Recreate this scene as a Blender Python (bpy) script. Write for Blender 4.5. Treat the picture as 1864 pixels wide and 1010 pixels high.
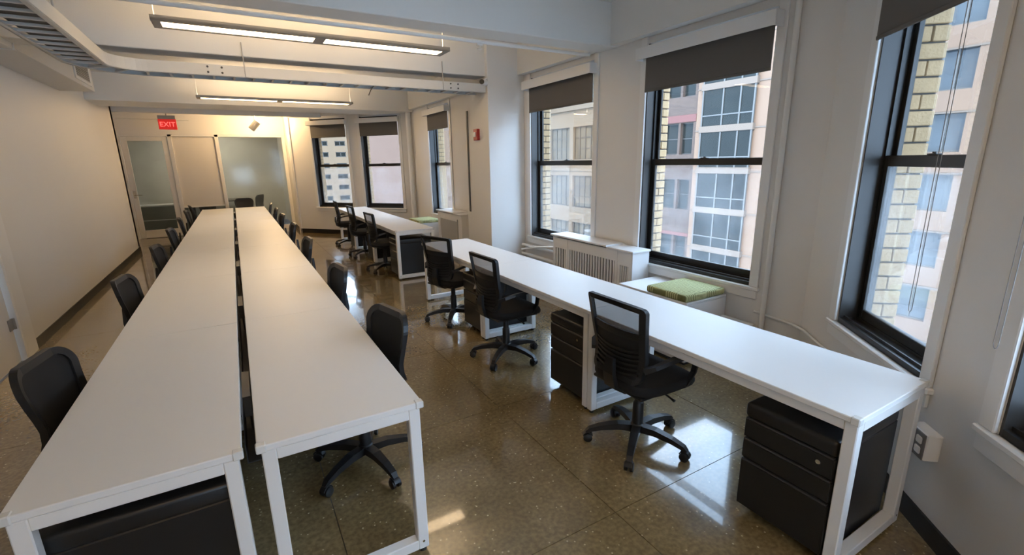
import bpy, bmesh, math, random
from mathutils import Vector, Matrix
random.seed(7)
R = math.radians
scene = bpy.context.scene
C = scene.collection
for o in list(bpy.data.objects): bpy.data.objects.remove(o)

# ------------------------------------------------------------------ camera
F_PX = 847.35
cam_d = bpy.data.cameras.new('camera'); cam = bpy.data.objects.new('camera', cam_d); C.objects.link(cam)
cam_d.sensor_fit = 'HORIZONTAL'; cam_d.sensor_width = 36.0
cam_d.lens = F_PX * 36.0 / 1864.0
cam_d.clip_start = .05; cam_d.clip_end = 500
yaw, pitch, roll = R(30.12), R(14.055), R(-1.017)
fw = Vector((math.sin(yaw)*math.cos(pitch), math.cos(yaw)*math.cos(pitch), -math.sin(pitch)))
rt = Vector((math.cos(yaw), -math.sin(yaw), 0)); up = rt.cross(fw)
rt2 = rt*math.cos(roll) + up*math.sin(roll); up2 = -rt*math.sin(roll) + up*math.cos(roll)
M = Matrix((( rt2.x, up2.x, -fw.x, -.549), (rt2.y, up2.y, -fw.y, -1.706), (rt2.z, up2.z, -fw.z, 1.702), (0, 0, 0, 1)))
cam.matrix_world = M
scene.camera = cam

# ------------------------------------------------------------------ world, sun, exposure
SKY = 12.3
w = bpy.data.worlds.new('sky'); scene.world = w; w.use_nodes = True
bg = w.node_tree.nodes['Background']
bg.inputs['Color'].default_value = (.52, .71, 1.0, 1); bg.inputs['Strength'].default_value = SKY
sd = bpy.data.lights.new('sun', 'SUN'); so = bpy.data.objects.new('sun', sd); C.objects.link(so)
sd.energy = 8.0; sd.angle = R(1.0); sd.color = (1, .86, .68)
so.rotation_euler = Vector((.80, .57, -.62)).to_track_quat('-Z', 'Y').to_euler()
so.location = (-20, -15, 30)
scene.view_settings.view_transform = 'Standard'; scene.view_settings.look = 'None'
scene.view_settings.exposure = 0.12; scene.view_settings.gamma = 1; scene.view_settings.use_curve_mapping = False
PENDANT = 9.2
WARM = (1.0, .72, .43)

# ------------------------------------------------------------------ materials
MATS = {}
def s2l(c): return tuple((v/12.92 if v <= .04045 else ((v+.055)/1.055)**2.4) for v in c)
def rgb(r, g, b): return s2l((r/255, g/255, b/255))
def mat(name, col, rough=.5, metal=0, bump=0, bscale=60, var=0, vscale=4, spec=.5, emit=None, estr=0, coat=0):
    m = bpy.data.materials.new(name); m.use_nodes = True; nt = m.node_tree; N = nt.nodes; L = nt.links
    p = N['Principled BSDF']
    p.inputs['Base Color'].default_value = (*col, 1); p.inputs['Roughness'].default_value = rough
    p.inputs['Metallic'].default_value = metal; p.inputs['Specular IOR Level'].default_value = spec
    p.inputs['Coat Weight'].default_value = coat
    if emit: p.inputs['Emission Color'].default_value = (*emit, 1); p.inputs['Emission Strength'].default_value = estr
    if var or bump:
        g = N.new('ShaderNodeNewGeometry')
    if var:
        n = N.new('ShaderNodeTexNoise'); n.inputs['Scale'].default_value = vscale; n.inputs['Detail'].default_value = 4
        L.new(g.outputs['Position'], n.inputs['Vector'])
        mx = N.new('ShaderNodeMix'); mx.data_type = 'RGBA'
        mx.inputs[6].default_value = (*[c*(1-var) for c in col], 1); mx.inputs[7].default_value = (*[min(1, c*(1+var)) for c in col], 1)
        L.new(n.outputs['Fac'], mx.inputs[0]); L.new(mx.outputs[2], p.inputs['Base Color'])
    if bump:
        n2 = N.new('ShaderNodeTexNoise'); n2.inputs['Scale'].default_value = bscale; n2.inputs['Detail'].default_value = 3
        L.new(g.outputs['Position'], n2.inputs['Vector'])
        b = N.new('ShaderNodeBump'); b.inputs['Strength'].default_value = bump; b.inputs['Distance'].default_value = .01
        L.new(n2.outputs['Fac'], b.inputs['Height']); L.new(b.outputs['Normal'], p.inputs['Normal'])
    MATS[name] = m
    return m
mat('paint', (.74, .73, .71), .55, bump=.03, bscale=90, var=.02, vscale=1.5)
mat('ceiling_paint', (.74, .73, .70), .6, bump=.04, bscale=70)
mat('trim_white', (.78, .78, .77), .35)
mat('desk_white', (.80, .80, .79), .44, var=.012, vscale=3)
mat('steel_white', (.80, .80, .79), .35)
mat('plastic_clear', (.72, .72, .70), .25)
mat('black_plastic', (.012, .012, .013), .42)
mat('black_fabric', (.010, .010, .011), .85, bump=.3, bscale=400)
mat('black_metal', (.012, .012, .013), .38, bump=.05, bscale=500)
mat('pull_grey', (.045, .045, .047), .35)
mat('chrome', (.75, .75, .75), .2, metal=1)
mat('bronze', (.016, .015, .014), .38)
mat('sash_grey', (.045, .043, .041), .4)
mat('baseboard_black', (.010, .010, .010), .45)
mat('shade_fabric', (.13, .122, .113), .8, bump=.15, bscale=700)
mat('alu', (.30, .29, .27), .4, metal=.3)
mat('tray_paint', (.60, .59, .56), .45)
mat('rung_dark', (.06, .057, .054), .5)
mat('cable_dark', (.03, .03, .03), .6)
mat('red_paint', (.35, .02, .02), .4)
mat('grey_plastic', (.30, .30, .30), .5)
mat('dark_grey', (.06, .06, .06), .5)
mat('outlet_grey', (.16, .16, .17), .45)
mat('vent_grey', (.42, .41, .39), .5)
mat('duct_paint', (.68, .66, .62), .55)
mat('cabinet_white', (.78, .78, .78), .35)
mat('felt_grey', (.42, .42, .42), .8)
mat('office_wall', (.62, .60, .56), .7)
mat('olive_grey', (.10, .105, .085), .6)
mat('door_white', (.72, .71, .69), .4)
mat('lens', (.9, .9, .9), .4, emit=WARM, estr=PENDANT)
mat('office_fill_lens', (.9, .9, .9), .4, emit=(1, .9, .75), estr=17.0)  # glow of the added office fill panel
mat('uplight', (.9, .9, .9), .4, emit=WARM, estr=PENDANT*2.3)
mat('spot_glow', (1, 1, 1), .4, emit=(1, .72, .36), estr=60)
mat('exit_face', (.25, .01, .01), .4, emit=(1, .03, .02), estr=.45)
mat('exit_letter', (.9, .1, .1), .4, emit=(1, .12, .10), estr=1.6)
mat('brick_cream', (.40, .265, .135), .8, bump=.5, bscale=60, var=.18, vscale=7)
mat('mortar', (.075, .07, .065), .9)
mat('stone_beige', (.105, .072, .043), .85, var=.12, vscale=.6)
mat('stone_pink', (.112, .071, .047), .85, var=.06, vscale=.5)
mat('stone_band', (.085, .064, .049), .8)
mat('frame_grey', (.05, .05, .048), .5)
mat('frame_dark', (.018, .016, .014), .5)
mat('red_lintel', (.075, .024, .02), .7)
mat('street', (.12, .12, .12), .9)
mat('steel_box', (.55, .57, .6), .5)

def mesh_mat(name, dens, col=(.012, .012, .013)):
    m = bpy.data.materials.new(name); m.use_nodes = True; nt = m.node_tree; N = nt.nodes; L = nt.links
    p = N['Principled BSDF']; p.inputs['Base Color'].default_value = (*col, 1); p.inputs['Roughness'].default_value = .7
    t = N.new('ShaderNodeBsdfTransparent'); mx = N.new('ShaderNodeMixShader'); mx.inputs[0].default_value = dens
    L.new(t.outputs[0], mx.inputs[1]); L.new(p.outputs[0], mx.inputs[2]); L.new(mx.outputs[0], N['Material Output'].inputs['Surface'])
    MATS[name] = m
mesh_mat('mesh_open', .45); mesh_mat('mesh_dense', .95); mesh_mat('mesh_mid', .93)

def glass_mat(name, tint=(.96, .98, .97), haze=.0, refl=1.0, hazecol=(.8, .8, .8), rough=.0):
    m = bpy.data.materials.new(name); m.use_nodes = True; nt = m.node_tree; N = nt.nodes; L = nt.links
    N.remove(N['Principled BSDF'])
    t = N.new('ShaderNodeBsdfTransparent'); t.inputs[0].default_value = (*tint, 1)
    g = N.new('ShaderNodeBsdfGlossy'); g.inputs['Roughness'].default_value = rough
    fr = N.new('ShaderNodeFresnel'); fr.inputs['IOR'].default_value = 1.45
    mul = N.new('ShaderNodeMath'); mul.operation = 'MULTIPLY'; mul.inputs[1].default_value = refl
    L.new(fr.outputs[0], mul.inputs[0])
    m1 = N.new('ShaderNodeMixShader'); L.new(mul.outputs[0], m1.inputs[0]); L.new(t.outputs[0], m1.inputs[1]); L.new(g.outputs[0], m1.inputs[2])
    out = m1
    if haze:
        d = N.new('ShaderNodeBsdfTranslucent'); d.inputs[0].default_value = (*hazecol, 1)
        n = N.new('ShaderNodeTexNoise'); n.inputs['Scale'].default_value = 2.5; n.inputs['Detail'].default_value = 5
        ge = N.new('ShaderNodeNewGeometry'); L.new(ge.outputs['Position'], n.inputs['Vector'])
        mr = N.new('ShaderNodeMapRange'); mr.inputs[1].default_value = .3; mr.inputs[2].default_value = .7
        mr.inputs[3].default_value = haze*.5; mr.inputs[4].default_value = haze*1.5
        L.new(n.outputs['Fac'], mr.inputs[0])
        m2 = N.new('ShaderNodeMixShader'); L.new(mr.outputs[0], m2.inputs[0]); L.new(m1.outputs[0], m2.inputs[1]); L.new(d.outputs[0], m2.inputs[2])
        out = m2
    L.new(out.outputs[0], N['Material Output'].inputs['Surface'])
    MATS[name] = m
glass_mat('glass', refl=.35)
glass_mat('glass_dusty', haze=.04, refl=.35)
glass_mat('glass_office', tint=(.84, .86, .83), haze=.08, refl=.9, rough=.10, hazecol=(.6, .6, .56))
mat('glass_frost', (.68, .65, .60), .35)
mat('facade_glass', (.010, .0125, .0125), .12, spec=.10, var=.6, vscale=.35)
mat('facade_glass_warm_refl', (.072, .060, .044), .3, spec=.05, var=.5, vscale=.5)  # light reflected off the loft panes, put into their colour
mat('facade_glass_sky_refl', (.030, .037, .043), .12, spec=.3, var=.5, vscale=.6)  # reflected sky painted in as a brighter pane colour

def terrazzo():
    m = bpy.data.materials.new('terrazzo'); m.use_nodes = True; nt = m.node_tree; N = nt.nodes; L = nt.links
    p = N['Principled BSDF']; g = N.new('ShaderNodeNewGeometry')
    n1 = N.new('ShaderNodeTexNoise'); n1.inputs['Scale'].default_value = 1.3; n1.inputs['Detail'].default_value = 6; n1.inputs['Roughness'].default_value = .6
    L.new(g.outputs['Position'], n1.inputs['Vector'])
    cr = N.new('ShaderNodeValToRGB'); e = cr.color_ramp.elements
    e[0].position = .3; e[0].color = (.17, .118, .052, 1); e[1].position = .72; e[1].color = (.34, .25, .125, 1)
    L.new(n1.outputs['Fac'], cr.inputs[0])
    n2 = N.new('ShaderNodeTexNoise'); n2.inputs['Scale'].default_value = 45; n2.inputs['Detail'].default_value = 5
    L.new(g.outputs['Position'], n2.inputs['Vector'])
    mx = N.new('ShaderNodeMix'); mx.data_type = 'RGBA'; mx.blend_type = 'MULTIPLY'; mx.inputs[0].default_value = .55
    cr2 = N.new('ShaderNodeValToRGB'); cr2.color_ramp.elements[0].position = .35; cr2.color_ramp.elements[0].color = (.35, .35, .35, 1)
    cr2.color_ramp.elements[1].position = .65; cr2.color_ramp.elements[1].color = (1, 1, 1, 1)
    L.new(n2.outputs['Fac'], cr2.inputs[0]); L.new(cr.outputs[0], mx.inputs[6]); L.new(cr2.outputs[0], mx.inputs[7])
    v = N.new('ShaderNodeTexVoronoi'); v.inputs['Scale'].default_value = 38; L.new(g.outputs['Position'], v.inputs['Vector'])
    lt = N.new('ShaderNodeMath'); lt.operation = 'LESS_THAN'; lt.inputs[1].default_value = .17; L.new(v.outputs['Distance'], lt.inputs[0])
    sep = N.new('ShaderNodeSeparateColor'); L.new(v.outputs['Color'], sep.inputs[0])
    gt = N.new('ShaderNodeMath'); gt.operation = 'GREATER_THAN'; gt.inputs[1].default_value = .68; L.new(sep.outputs[0], gt.inputs[0])
    mu = N.new('ShaderNodeMath'); mu.operation = 'MULTIPLY'; L.new(lt.outputs[0], mu.inputs[0]); L.new(gt.outputs[0], mu.inputs[1])
    mx2 = N.new('ShaderNodeMix'); mx2.data_type = 'RGBA'; mx2.inputs[7].default_value = (.55, .45, .27, 1)
    L.new(mu.outputs[0], mx2.inputs[0]); L.new(mx.outputs[2], mx2.inputs[6]); L.new(mx2.outputs[2], p.inputs['Base Color'])
    n3 = N.new('ShaderNodeTexNoise'); n3.inputs['Scale'].default_value = 2.2; n3.inputs['Detail'].default_value = 5
    L.new(g.outputs['Position'], n3.inputs['Vector'])
    mr = N.new('ShaderNodeMapRange'); mr.inputs[1].default_value = .35; mr.inputs[2].default_value = .7; mr.inputs[3].default_value = .08; mr.inputs[4].default_value = .24
    L.new(n3.outputs['Fac'], mr.inputs[0]); L.new(mr.outputs[0], p.inputs['Roughness'])
    n4 = N.new('ShaderNodeTexNoise'); n4.inputs['Scale'].default_value = 9; n4.inputs['Detail'].default_value = 2
    L.new(g.outputs['Position'], n4.inputs['Vector'])
    b = N.new('ShaderNodeBump'); b.inputs['Strength'].default_value = .025; b.inputs['Distance'].default_value = .006
    L.new(n4.outputs['Fac'], b.inputs['Height']); L.new(b.outputs['Normal'], p.inputs['Normal'])
    p.inputs['Specular IOR Level'].default_value = .55
    p.inputs['Coat Weight'].default_value = .7; p.inputs['Coat Roughness'].default_value = .035
    MATS['terrazzo'] = m
terrazzo()

def brick_mat(name, c1, c2, mort, scale):
    m = bpy.data.materials.new(name); m.use_nodes = True; nt = m.node_tree; N = nt.nodes; L = nt.links
    p = N['Principled BSDF']; p.inputs['Roughness'].default_value = .9
    tc = N.new('ShaderNodeTexCoord'); sp = N.new('ShaderNodeSeparateXYZ'); L.new(tc.outputs['Object'], sp.inputs[0])
    ad = N.new('ShaderNodeMath'); ad.operation = 'ADD'; L.new(sp.outputs[0], ad.inputs[0]); L.new(sp.outputs[1], ad.inputs[1])
    cb = N.new('ShaderNodeCombineXYZ'); L.new(ad.outputs[0], cb.inputs[0]); L.new(sp.outputs[2], cb.inputs[1])
    b = N.new('ShaderNodeTexBrick'); b.inputs['Color1'].default_value = (*c1, 1); b.inputs['Color2'].default_value = (*c2, 1)
    b.inputs['Mortar'].default_value = (*mort, 1); b.inputs['Scale'].default_value = scale; b.inputs['Mortar Size'].default_value = .015
    b.inputs['Brick Width'].default_value = .5; b.inputs['Row Height'].default_value = .17
    L.new(cb.outputs[0], b.inputs['Vector']); L.new(b.outputs['Color'], p.inputs['Base Color'])
    MATS[name] = m
brick_mat('brick_brown', (.034, .021, .016), (.05, .032, .025), (.057, .045, .038), 1.9)
brick_mat('brick_pinkish', (.084, .050, .036), (.095, .058, .042), (.096, .064, .049), 1.4)

def cushion_mat():
    m = bpy.data.materials.new('green_weave'); m.use_nodes = True; nt = m.node_tree; N = nt.nodes; L = nt.links
    p = N['Principled BSDF']; p.inputs['Roughness'].default_value = .9
    tc = N.new('ShaderNodeTexCoord')
    a = N.new('ShaderNodeTexWave'); a.wave_type = 'BANDS'; a.bands_direction = 'X'; a.inputs['Scale'].default_value = 14; a.inputs['Distortion'].default_value = 2.5; a.inputs['Detail'].default_value = 3
    b = N.new('ShaderNodeTexWave'); b.wave_type = 'BANDS'; b.bands_direction = 'Y'; b.inputs['Scale'].default_value = 14; b.inputs['Distortion'].default_value = 2.5; b.inputs['Detail'].default_value = 3
    ch = N.new('ShaderNodeTexChecker'); ch.inputs['Scale'].default_value = 7.5
    for q in (a, b, ch): L.new(tc.outputs['Object'], q.inputs['Vector'])
    mx = N.new('ShaderNodeMix'); mx.data_type = 'FLOAT'; L.new(ch.outputs['Fac'], mx.inputs[0]); L.new(a.outputs['Fac'], mx.inputs[2]); L.new(b.outputs['Fac'], mx.inputs[3])
    cr = N.new('ShaderNodeValToRGB'); cr.color_ramp.elements[0].color = (*rgb(112, 112, 68), 1); cr.color_ramp.elements[1].color = (*rgb(196, 196, 142), 1)
    L.new(mx.outputs[0], cr.inputs[0]); L.new(cr.outputs[0], p.inputs['Base Color'])
    MATS['green_weave'] = m
cushion_mat()

# ------------------------------------------------------------------ mesh helpers
class MB:
    """collects shapes, then build() links them as ONE mesh object"""
    def __init__(s): s.bm = bmesh.new()
    def box(s, x0, x1, y0, y1, z0, z1, bev=0, seg=1, tf=None):
        b = bmesh.new(); bmesh.ops.create_cube(b, size=1)
        for v in b.verts: v.co = Vector(((x0+x1)/2+v.co.x*(x1-x0), (y0+y1)/2+v.co.y*(y1-y0), (z0+z1)/2+v.co.z*(z1-z0)))
        if bev: bmesh.ops.bevel(b, geom=list(b.edges), offset=bev, segments=seg, affect='EDGES', profile=.5)
        s.join(b, tf); return s
    def join(s, b, tf=None):
        if tf is not None:
            for v in b.verts: v.co = Vector(tf(v.co)) if callable(tf) else tf @ v.co
        me = bpy.data.meshes.new('t'); b.to_mesh(me); b.free(); s.bm.from_mesh(me); bpy.data.meshes.remove(me)
    def tube(s, pts, r, n=8, closed=False, flat=None):
        """sweep; r may be a list; flat=(a,b) gives a rectangular section a (side) x b (up)"""
        b = bmesh.new(); pts = [Vector(p) for p in pts]; k = len(pts); rings = []
        prev = None
        for i, p in enumerate(pts):
            if closed: t = (pts[(i+1) % k]-pts[i-1])
            else: t = pts[min(i+1, k-1)]-pts[max(i-1, 0)]
            t.normalize()
            ref = Vector((0, 0, 1)) if abs(t.z) < .95 else Vector((1, 0, 0))
            a = t.cross(ref).normalized()
            if prev is not None and a.dot(prev) < 0 and abs(t.z) < .95: a = a
            if prev is not None:
                a = (prev - t*prev.dot(t))
                a = a.normalized() if a.length > 1e-4 else t.cross(ref).normalized()
            prev = a; c = t.cross(a)
            if flat:
                fa, fb = flat if not isinstance(flat, list) else flat[i]
                ring = [p+a*fa*sx+c*fb*sy for sx, sy in ((-.5, -.5), (.5, -.5), (.5, .5), (-.5, .5))]
            else:
                rr = r[i] if isinstance(r, (list, tuple)) else r
                ring = [p+a*rr*math.cos(2*math.pi*j/n)+c*rr*math.sin(2*math.pi*j/n) for j in range(n)]
            rings.append([b.verts.new(v) for v in ring])
        m = len(rings[0])
        for i in range(k if closed else k-1):
            A, B = rings[i], rings[(i+1) % k]
            for j in range(m): b.faces.new((A[j], A[(j+1) % m], B[(j+1) % m], B[j]))
        if not closed:
            b.faces.new(list(reversed(rings[0]))); b.faces.new(rings[-1])
        bmesh.ops.recalc_face_normals(b, faces=b.faces); s.join(b); return s
    def cyl(s, p0, p1, r0, r1=None, n=16): return s.tube([p0, p1], [r0, r0 if r1 is None else r1], n)
    def lathe(s, prof, n=20, tf=None):
        b = bmesh.new(); rings = []
        for r, z in prof: rings.append([b.verts.new((max(r, 1e-4)*math.cos(2*math.pi*j/n), max(r, 1e-4)*math.sin(2*math.pi*j/n), z)) for j in range(n)])
        for A, B in zip(rings, rings[1:]):
            for j in range(n): b.faces.new((A[j], A[(j+1) % n], B[(j+1) % n], B[j]))
        b.faces.new(list(reversed(rings[0]))); b.faces.new(rings[-1]); bmesh.ops.recalc_face_normals(b, faces=b.faces)
        s.join(b, tf); return s
    def grid(s, rows, thick=0, closed=False):
        """surface through rows of points; thick offsets a second skin"""
        b = bmesh.new(); V = [[b.verts.new(p) for p in r] for r in rows]
        for A, B in zip(V, V[1:]):
            for j in range(len(A)-1): b.faces.new((A[j], A[j+1], B[j+1], B[j]))
        bmesh.ops.recalc_face_normals(b, faces=b.faces)
        if thick:
            bmesh.ops.solidify(b, geom=list(b.faces), thickness=thick)
        s.join(b); return s
    def prism(s, poly, z0, z1, tf=None):
        b = bmesh.new(); A = [b.verts.new((x, y, z0)) for x, y in poly]; B = [b.verts.new((x, y, z1)) for x, y in poly]
        k = len(poly)
        for j in range(k): b.faces.new((A[j], A[(j+1) % k], B[(j+1) % k], B[j]))
        b.faces.new(list(reversed(A))); b.faces.new(B); bmesh.ops.recalc_face_normals(b, faces=b.faces); s.join(b, tf); return s
    def build(s, name, material, parent=None, smooth=False, loc=None, tf=None):
        if tf is not None:
            for v in s.bm.verts: v.co = Vector(tf(v.co))
        bmesh.ops.recalc_face_normals(s.bm, faces=s.bm.faces)
        me = bpy.data.meshes.new(name); s.bm.to_mesh(me); s.bm.free()
        me.materials.append(MATS[material])
        if smooth:
            me.polygons.foreach_set('use_smooth', [True]*len(me.polygons))
            try: me.set_sharp_from_angle(angle=R(40))
            except Exception: pass
        o = bpy.data.objects.new(name, me); C.objects.link(o)
        if parent: o.parent = parent
        if loc: o.location = loc
        return o
def tag(o, label=None, cat=None, group=None, kind=None):
    if label: o['label'] = label
    if cat: o['category'] = cat
    if group: o['group'] = group
    if kind: o['kind'] = kind
    return o
def empty(name, loc=(0, 0, 0), rz=0):
    o = bpy.data.objects.new(name, None); C.objects.link(o); o.location = loc; o.rotation_euler = (0, 0, rz); o.empty_display_size = .1; return o
def thing(name, label, cat, loc=(0, 0, 0), rz=0, group=None): return tag(empty(name, loc, rz), label, cat, group)
def copy_tree(o, parent=None):
    c = o.copy(); C.objects.link(c); c.parent = parent
    for ch in list(o.children): copy_tree(ch, c)
    return c
def place(proto, first, loc, rz, label, group=None):
    o = proto if first else copy_tree(proto)
    o.location = loc; o.rotation_euler = (0, 0, rz); o['label'] = label
    if group: o['group'] = group
    return o
def wall_boxes(mb, u0, u1, z0, z1, n0, n1, holes, tf=None):
    us = sorted({u0, u1, *[h[0] for h in holes], *[h[1] for h in holes]}); us = [u for u in us if u0 <= u <= u1]
    for a, b in zip(us, us[1:]):
        if b-a < 1e-6: continue
        hs = sorted([(h[2], h[3]) for h in holes if h[0] < (a+b)/2 < h[1]])
        z = z0
        for h0, h1 in hs:
            if h0 > z: mb.box(a, b, n0, n1, z, h0, tf=tf)
            z = max(z, h1)
        if z < z1: mb.box(a, b, n0, n1, z, z1, tf=tf)

# ------------------------------------------------------------------ structure: frames of reference
A42 = R(41.6)
class Wall:
    def __init__(s, P, u, n): s.P = Vector((*P, 0)); s.u = Vector((*u, 0)); s.n = Vector((*n, 0))
    def __call__(s, c): return s.P + s.u*c[0] + s.n*c[1] + Vector((0, 0, c[2]))
WR = Wall((3.0, 0), (0, 1), (1, 0))                                   # long window wall, u = y
WN = Wall((3.0, .069), (-.664, -.748), (.748, -.664))                 # near angled wall
WF = Wall((3.0, 8.85), (-.663, .749), (.749, .663))                   # far angled wall
XL = -2.43
ZC = 3.2; ZB = 2.78; ZS = .67; ZH = 2.75
W_R = [(.51, 1.765), (2.53, 3.83), (6.60, 7.66)]
W_N = [(.505, 1.358), (1.80, 2.66)]
W_F = [(.291, 1.305), (1.692, 2.69)]
TH = .16; TO = .325                                                    # plaster depth, outer face

# floor
mb = MB(); mb.box(-4.2, 3.3, -3.4, 15.2, -.3, -.005)
floor = tag(mb.build('floor', 'mortar'), kind='structure')
sl = None
def inside(x, y):
    if y > 12.65+1.0: return False
    if x > .78 and y > 11.35: return False
    if x < -2.5 and y < 10.4: return False
    # outside far bay
    d = (Vector((x, y, 0))-WF.P).dot(WF.n)
    if d > .1: return False
    d = (Vector((x, y, 0))-WN.P).dot(WN.n)
    if d > .25: return False
    return x < 3.05
for i in range(-4, 2):
    for j in range(-3, 12):
        x0 = .86+1.2*i; y0 = -.26+1.2*j
        if not any(inside(x0+a, y0+b) for a in (.02, .6, 1.18) for b in (.02, .6, 1.18)): continue
        if sl is None:
            sl = MB().box(-.598, .598, -.598, .598, -.02, 0).build('slab', 'terrazzo', floor); o = sl
        else:
            o = sl.copy(); C.objects.link(o); o.parent = floor
        o.location = (x0+.6, y0+.6, 0)

# walls
def window_wall(name, W, u0, u1, wins, z1=ZC):
    mb = MB(); wall_boxes(mb, u0, u1, 0, z1, 0, TH, [(a, b, ZS, ZH) for a, b in wins], tf=W)
    o = tag(mb.build(name, 'paint'), kind='structure')
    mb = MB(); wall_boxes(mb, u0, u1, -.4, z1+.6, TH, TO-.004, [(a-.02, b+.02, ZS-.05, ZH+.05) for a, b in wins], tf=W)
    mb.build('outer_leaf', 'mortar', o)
    return o
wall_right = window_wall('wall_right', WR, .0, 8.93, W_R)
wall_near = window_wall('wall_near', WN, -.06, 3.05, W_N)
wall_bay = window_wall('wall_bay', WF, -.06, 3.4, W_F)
def brick_jamb(wall, W, u, side, h=.085, big=True, zlo=ZS-.05, zhi=2.45, L=None):
    """bricks of the outer reveal at the far jamb; side = +1 when the opening lies at smaller u"""
    z = zlo; k = 0; protos = {}
    if not big: mbs = MB()
    while z < zhi:
        cuts = [(TH+.012, .240), (.245, TO)] if k % 2 else [(TH+.012, TO)]
        for a, b in cuts:
            d = random.uniform(-.003, .003)
            u_a, u_b = (u-.014+d, u+.10) if side > 0 else (u-.10, u+.014+d)
            if big:
                m_ = MB().box(u_a, u_b, a, b, z+.005, z+h-.005, bev=.004, tf=W)
                m_.build('brick', 'brick_cream', wall)
            else: mbs.box(u_a, u_b, a, b, z+.004, z+h-.004, tf=W)
        z += h; k += 1
    if not big: tag(mbs.build('brick_reveal', 'brick_cream', wall), kind='stuff')
brick_jamb(wall_right, WR, W_R[0][1]+.012, 1, .078); brick_jamb(wall_right, WR, W_R[1][1]+.012, 1, .078)
brick_jamb(wall_right, WR, W_R[2][1]+.012, 1, .08, big=False)
brick_jamb(wall_near, WN, W_N[0][0]-.012, -1, .088)
brick_jamb(wall_bay, WF, W_F[0][1]+.012, 1, .08, big=False); brick_jamb(wall_bay, WF, W_F[1][1]+.012, 1, .08, big=False)

def struct(name, m, fn, parent=None):
    mb = MB(); fn(mb); o = mb.build(name, m, parent)
    if parent is None: tag(o, kind='structure')
    return o
def left_wall(mb):
    # u = y, n = -x
    wall_boxes(mb, -3.3, 10.5, 0, ZC, 0, .15, [(2.98, 4.06, -.01, 2.12)], tf=lambda c: (XL-c[1], c[0], c[2]))
struct('wall_left', 'paint', left_wall)
struct('wall_return', 'paint', lambda m: m.box(-4.2, XL-.0, 10.35, 10.5, 0, ZC))
struct('wall_far_left', 'paint', lambda m: m.box(-4.3, -4.15, 10.35, 15.2, 0, ZC))
WB = Wall((1.0, -3.25), (-1, 0), (0, -1))
W_B = [(.55, 1.55)]
wall_back = window_wall('wall_back', WB, -.2, 3.6, W_B)
struct('wall_near_return', 'paint', lambda m: m.box(.99, 1.2, -3.3, -2.18, 0, ZC))
struct('wall_far_right', 'paint', lambda m: m.box(.78, .95, 11.33, 15.2, 0, ZC))
struct('wall_office_back', 'office_wall', lambda m: m.box(-4.3, .95, 15.0, 15.2, 0, ZC))
struct('wall_corridor', 'paint', lambda m: m.box(-3.6, -3.45, 2.0, 5.0, 0, ZC))      # seen behind the left door gap
# ceiling, beams, column
struct('ceiling', 'ceiling_paint', lambda m: m.box(-4.3, 3.28, -3.4, 15.2, ZC, ZC+.25))
def beams(name, y0, y1, z, x1=3.0): struct(name, 'ceiling_paint', lambda m: m.box(XL, x1, y0, y1, z, ZC, bev=.006))
beams('trim_1', 2.19, 2.46, 2.80)
beams('trim_2', 4.06, 4.34, 2.77)
struct('trim_3', 'ceiling_paint', lambda m: m.prism([(XL, 8.55), (2.99, 8.55), (2.99, 8.84), (2.42, 9.48), (XL, 9.48)], 2.77, ZC))
def header(m):
    m.prism([(-4.1, 10.5), (1.42, 10.5), (1.3, 10.62), (-4.1, 10.62)], 2.77, ZC)
struct('trim_4', 'ceiling_paint', header)
struct('ceiling_far', 'ceiling_paint', lambda m: m.prism([(-4.1, 10.62), (1.35, 10.62), (.78, 11.3), (.78, 12.6), (-4.1, 12.6)], 2.98, ZC))
def edge(mb):
    mb.box(.2, 4.0, -.10, 0, 2.81, ZC, tf=WR); mb.box(4.7, 8.75, -.10, 0, 2.81, ZC, tf=WR)
    mb.box(.1, 2.9, -.10, 0, 2.81, ZC, tf=WN); mb.box(.05, 3.3, -.10, 0, 2.81, ZC, tf=WF)
struct('trim_5', 'ceiling_paint', edge)
struct('wall_column', 'paint', lambda m: m.box(2.445, 3.0, 4.0, 4.75, 0, ZC, bev=.008, seg=2))
# baseboards
struct('baseboard_left', 'baseboard_black', lambda m: m.box(XL, XL+.012, 4.30, 10.5, 0, .10))
struct('baseboard_near', 'baseboard_black', lambda m: m.box(.02, 3.0, -.012, 0, 0, .10, tf=WN))
struct('baseboard_right', 'baseboard_black', lambda m: m.box(.05, 8.8, -.012, 0, 0, .10, tf=WR))
struct('baseboard_bay', 'baseboard_black', lambda m: m.box(.02, 3.34, -.012, 0, 0, .11, tf=WF))
def bbcol(m):
    m.box(2.433, 2.445, 4.0, 4.75, 0, .10); m.box(2.433, 3.0, 3.988, 4.0, 0, .10)
struct('baseboard_column', 'baseboard_black', bbcol)
struct('baseboard_far', 'baseboard_black', lambda m: m.box(.768, .78, 11.36, 12.6, 0, .11))

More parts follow.
